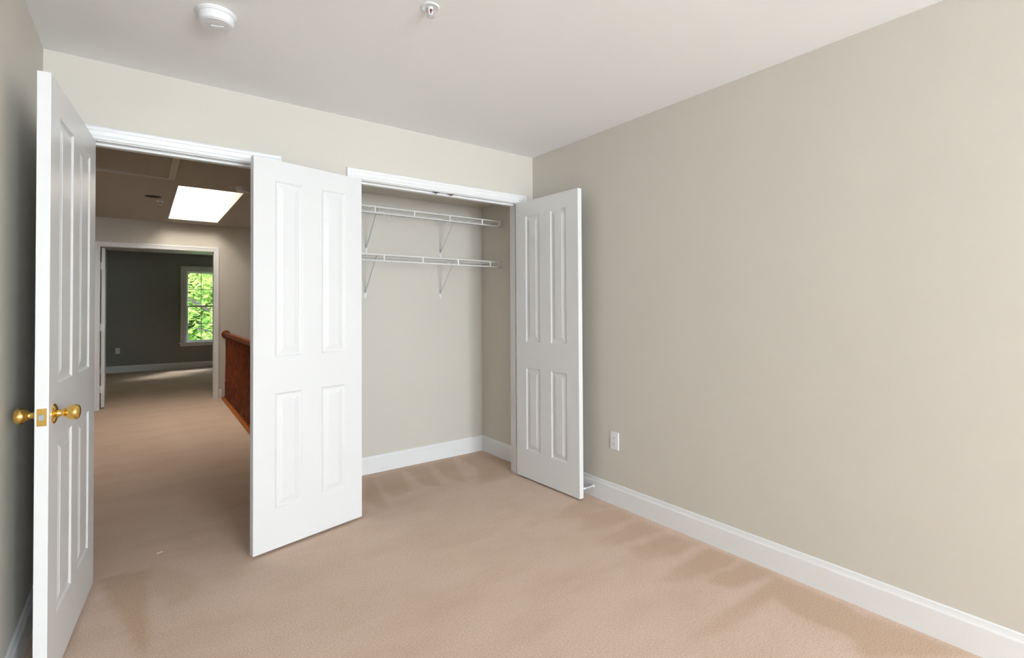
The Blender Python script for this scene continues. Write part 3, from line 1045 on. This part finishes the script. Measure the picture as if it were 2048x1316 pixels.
for i in range(nb):
    y = -0.045 - i * 0.1
    if i == 0:
        b0.location = (0, y, 0); continue
    c_ = b0.copy(); COL.objects.link(c_); c_.parent = rail; c_.location = (0, y, 0)

# ---------------------------------------------------------------- lint specks on the carpet
def lint(x, y, label, s=1.0):
    rnd = random.Random(int(x * 1000))
    bm = bmesh.new()
    p = Vector((0, 0, 0.001))
    for i in range(5):
        q = p + Vector((rnd.uniform(0.003, 0.007), rnd.uniform(-0.002, 0.005), rnd.uniform(-0.0004, 0.001))) * s
        tube(bm, p, q, 0.0012 * s, 6); p = q
    o = link('lint', bm, M_LINT)
    o.location = (x, y, 0.0005)
    tag(o, label, 'lint')


lint(-2.385, 0.175, 'tiny white lint speck on the carpet in the bedroom doorway')
lint(-0.095, 0.215, 'tiny pale lint speck on the carpet inside the closet', 1.1)

# ---------------------------------------------------------------- outside: lawn and trees beyond the far window
bm = bmesh.new()
box(bm, -30, 30, FD + 0.4, 60, -3.2, -3.0)
lo = link('lawn', bm, M_GRASS)
tag(lo, 'green lawn below the trees outside the far window', 'lawn', kind='structure')


def tree(x, y, h, r, m, label, seed, n=5200, ls=1.0):
    rnd = random.Random(seed)
    root = empty('leafy_tree', (x, y, -3.0))
    tag(root, label, 'tree', group='trees outside the far window')
    bm = bmesh.new()
    tube(bm, (0, 0, 0), (rnd.uniform(-.2, .2), 0, h * 0.6), 0.16, 12, 0.09)
    tube(bm, (0, 0, h * 0.58), (rnd.uniform(-.4, .4), rnd.uniform(-.3, .3), h * 0.9), 0.09, 10, 0.03)
    for i in range(9):
        t = rnd.uniform(0, 2 * PI); z = h * rnd.uniform(0.25, 0.7)
        tube(bm, (0, 0, z), (r * .8 * math.cos(t), r * .8 * math.sin(t), z + rnd.uniform(.3, 1.2)), 0.05, 8, 0.015)
    link('trunk', bm, M_BARK, root)
    bm = bmesh.new()
    clumps = []
    for i in range(90):
        t = rnd.uniform(0, 2 * PI); u = rnd.uniform(-1, 1); rr_ = r * rnd.uniform(0.35, 1.0)
        s = math.sqrt(1 - u * u)
        clumps.append((rr_ * s * math.cos(t), rr_ * s * math.sin(t), h * 0.62 + u * h * 0.38, rnd.uniform(.35, .75)))
    for i in range(n):
        cx, cy, cz, cr = rnd.choice(clumps)
        p = Vector((cx + rnd.gauss(0, cr * .5), cy + rnd.gauss(0, cr * .5), cz + rnd.gauss(0, cr * .3)))
        d = Vector((rnd.uniform(-1, 1), rnd.uniform(-1, 1), rnd.uniform(-.7, .1))).normalized()
        w = d.cross(Vector((rnd.uniform(-.4, .4), rnd.uniform(-.4, .4), 1))).normalized()
        L = rnd.uniform(.10, .19) * ls; B_ = L * .34
        nn = d.cross(w) * L * .08
        v = [bm.verts.new(q) for q in (p, p + d * L * .5 + w * B_ + nn, p + d * L, p + d * L * .5 - w * B_ + nn)]
        bm.faces.new((v[0], v[1], v[2])); bm.faces.new((v[0], v[2], v[3]))
    link('foliage', bm, m, root, recalc=False)


tree(-0.1, 13.4, 6.4, 1.9, M_LEAF1, 'pale green leafy tree nearest outside the far window', 3, 9000)
tree(1.6, 17.5, 7.6, 2.4, M_LEAF2, 'mid green tree to the right behind the pale tree', 4, 9000, 2.0)
tree(-3.9, 18.0, 8.0, 2.6, M_LEAF2, 'mid green tree to the left behind the pale tree', 5, 9000, 2.0)
tree(-0.9, 24.5, 10.5, 3.4, M_LEAF2, 'tall green tree farthest behind the pale tree', 6, 16000, 3.2)
tree(6.4, 24.5, 10.0, 3.0, M_LEAF2, 'green tree at the far right of the trees', 7, 9000, 3.0)
tree(-10.5, 25.0, 10.0, 3.0, M_LEAF2, 'green tree at the far left of the trees', 8, 9000, 3.0)
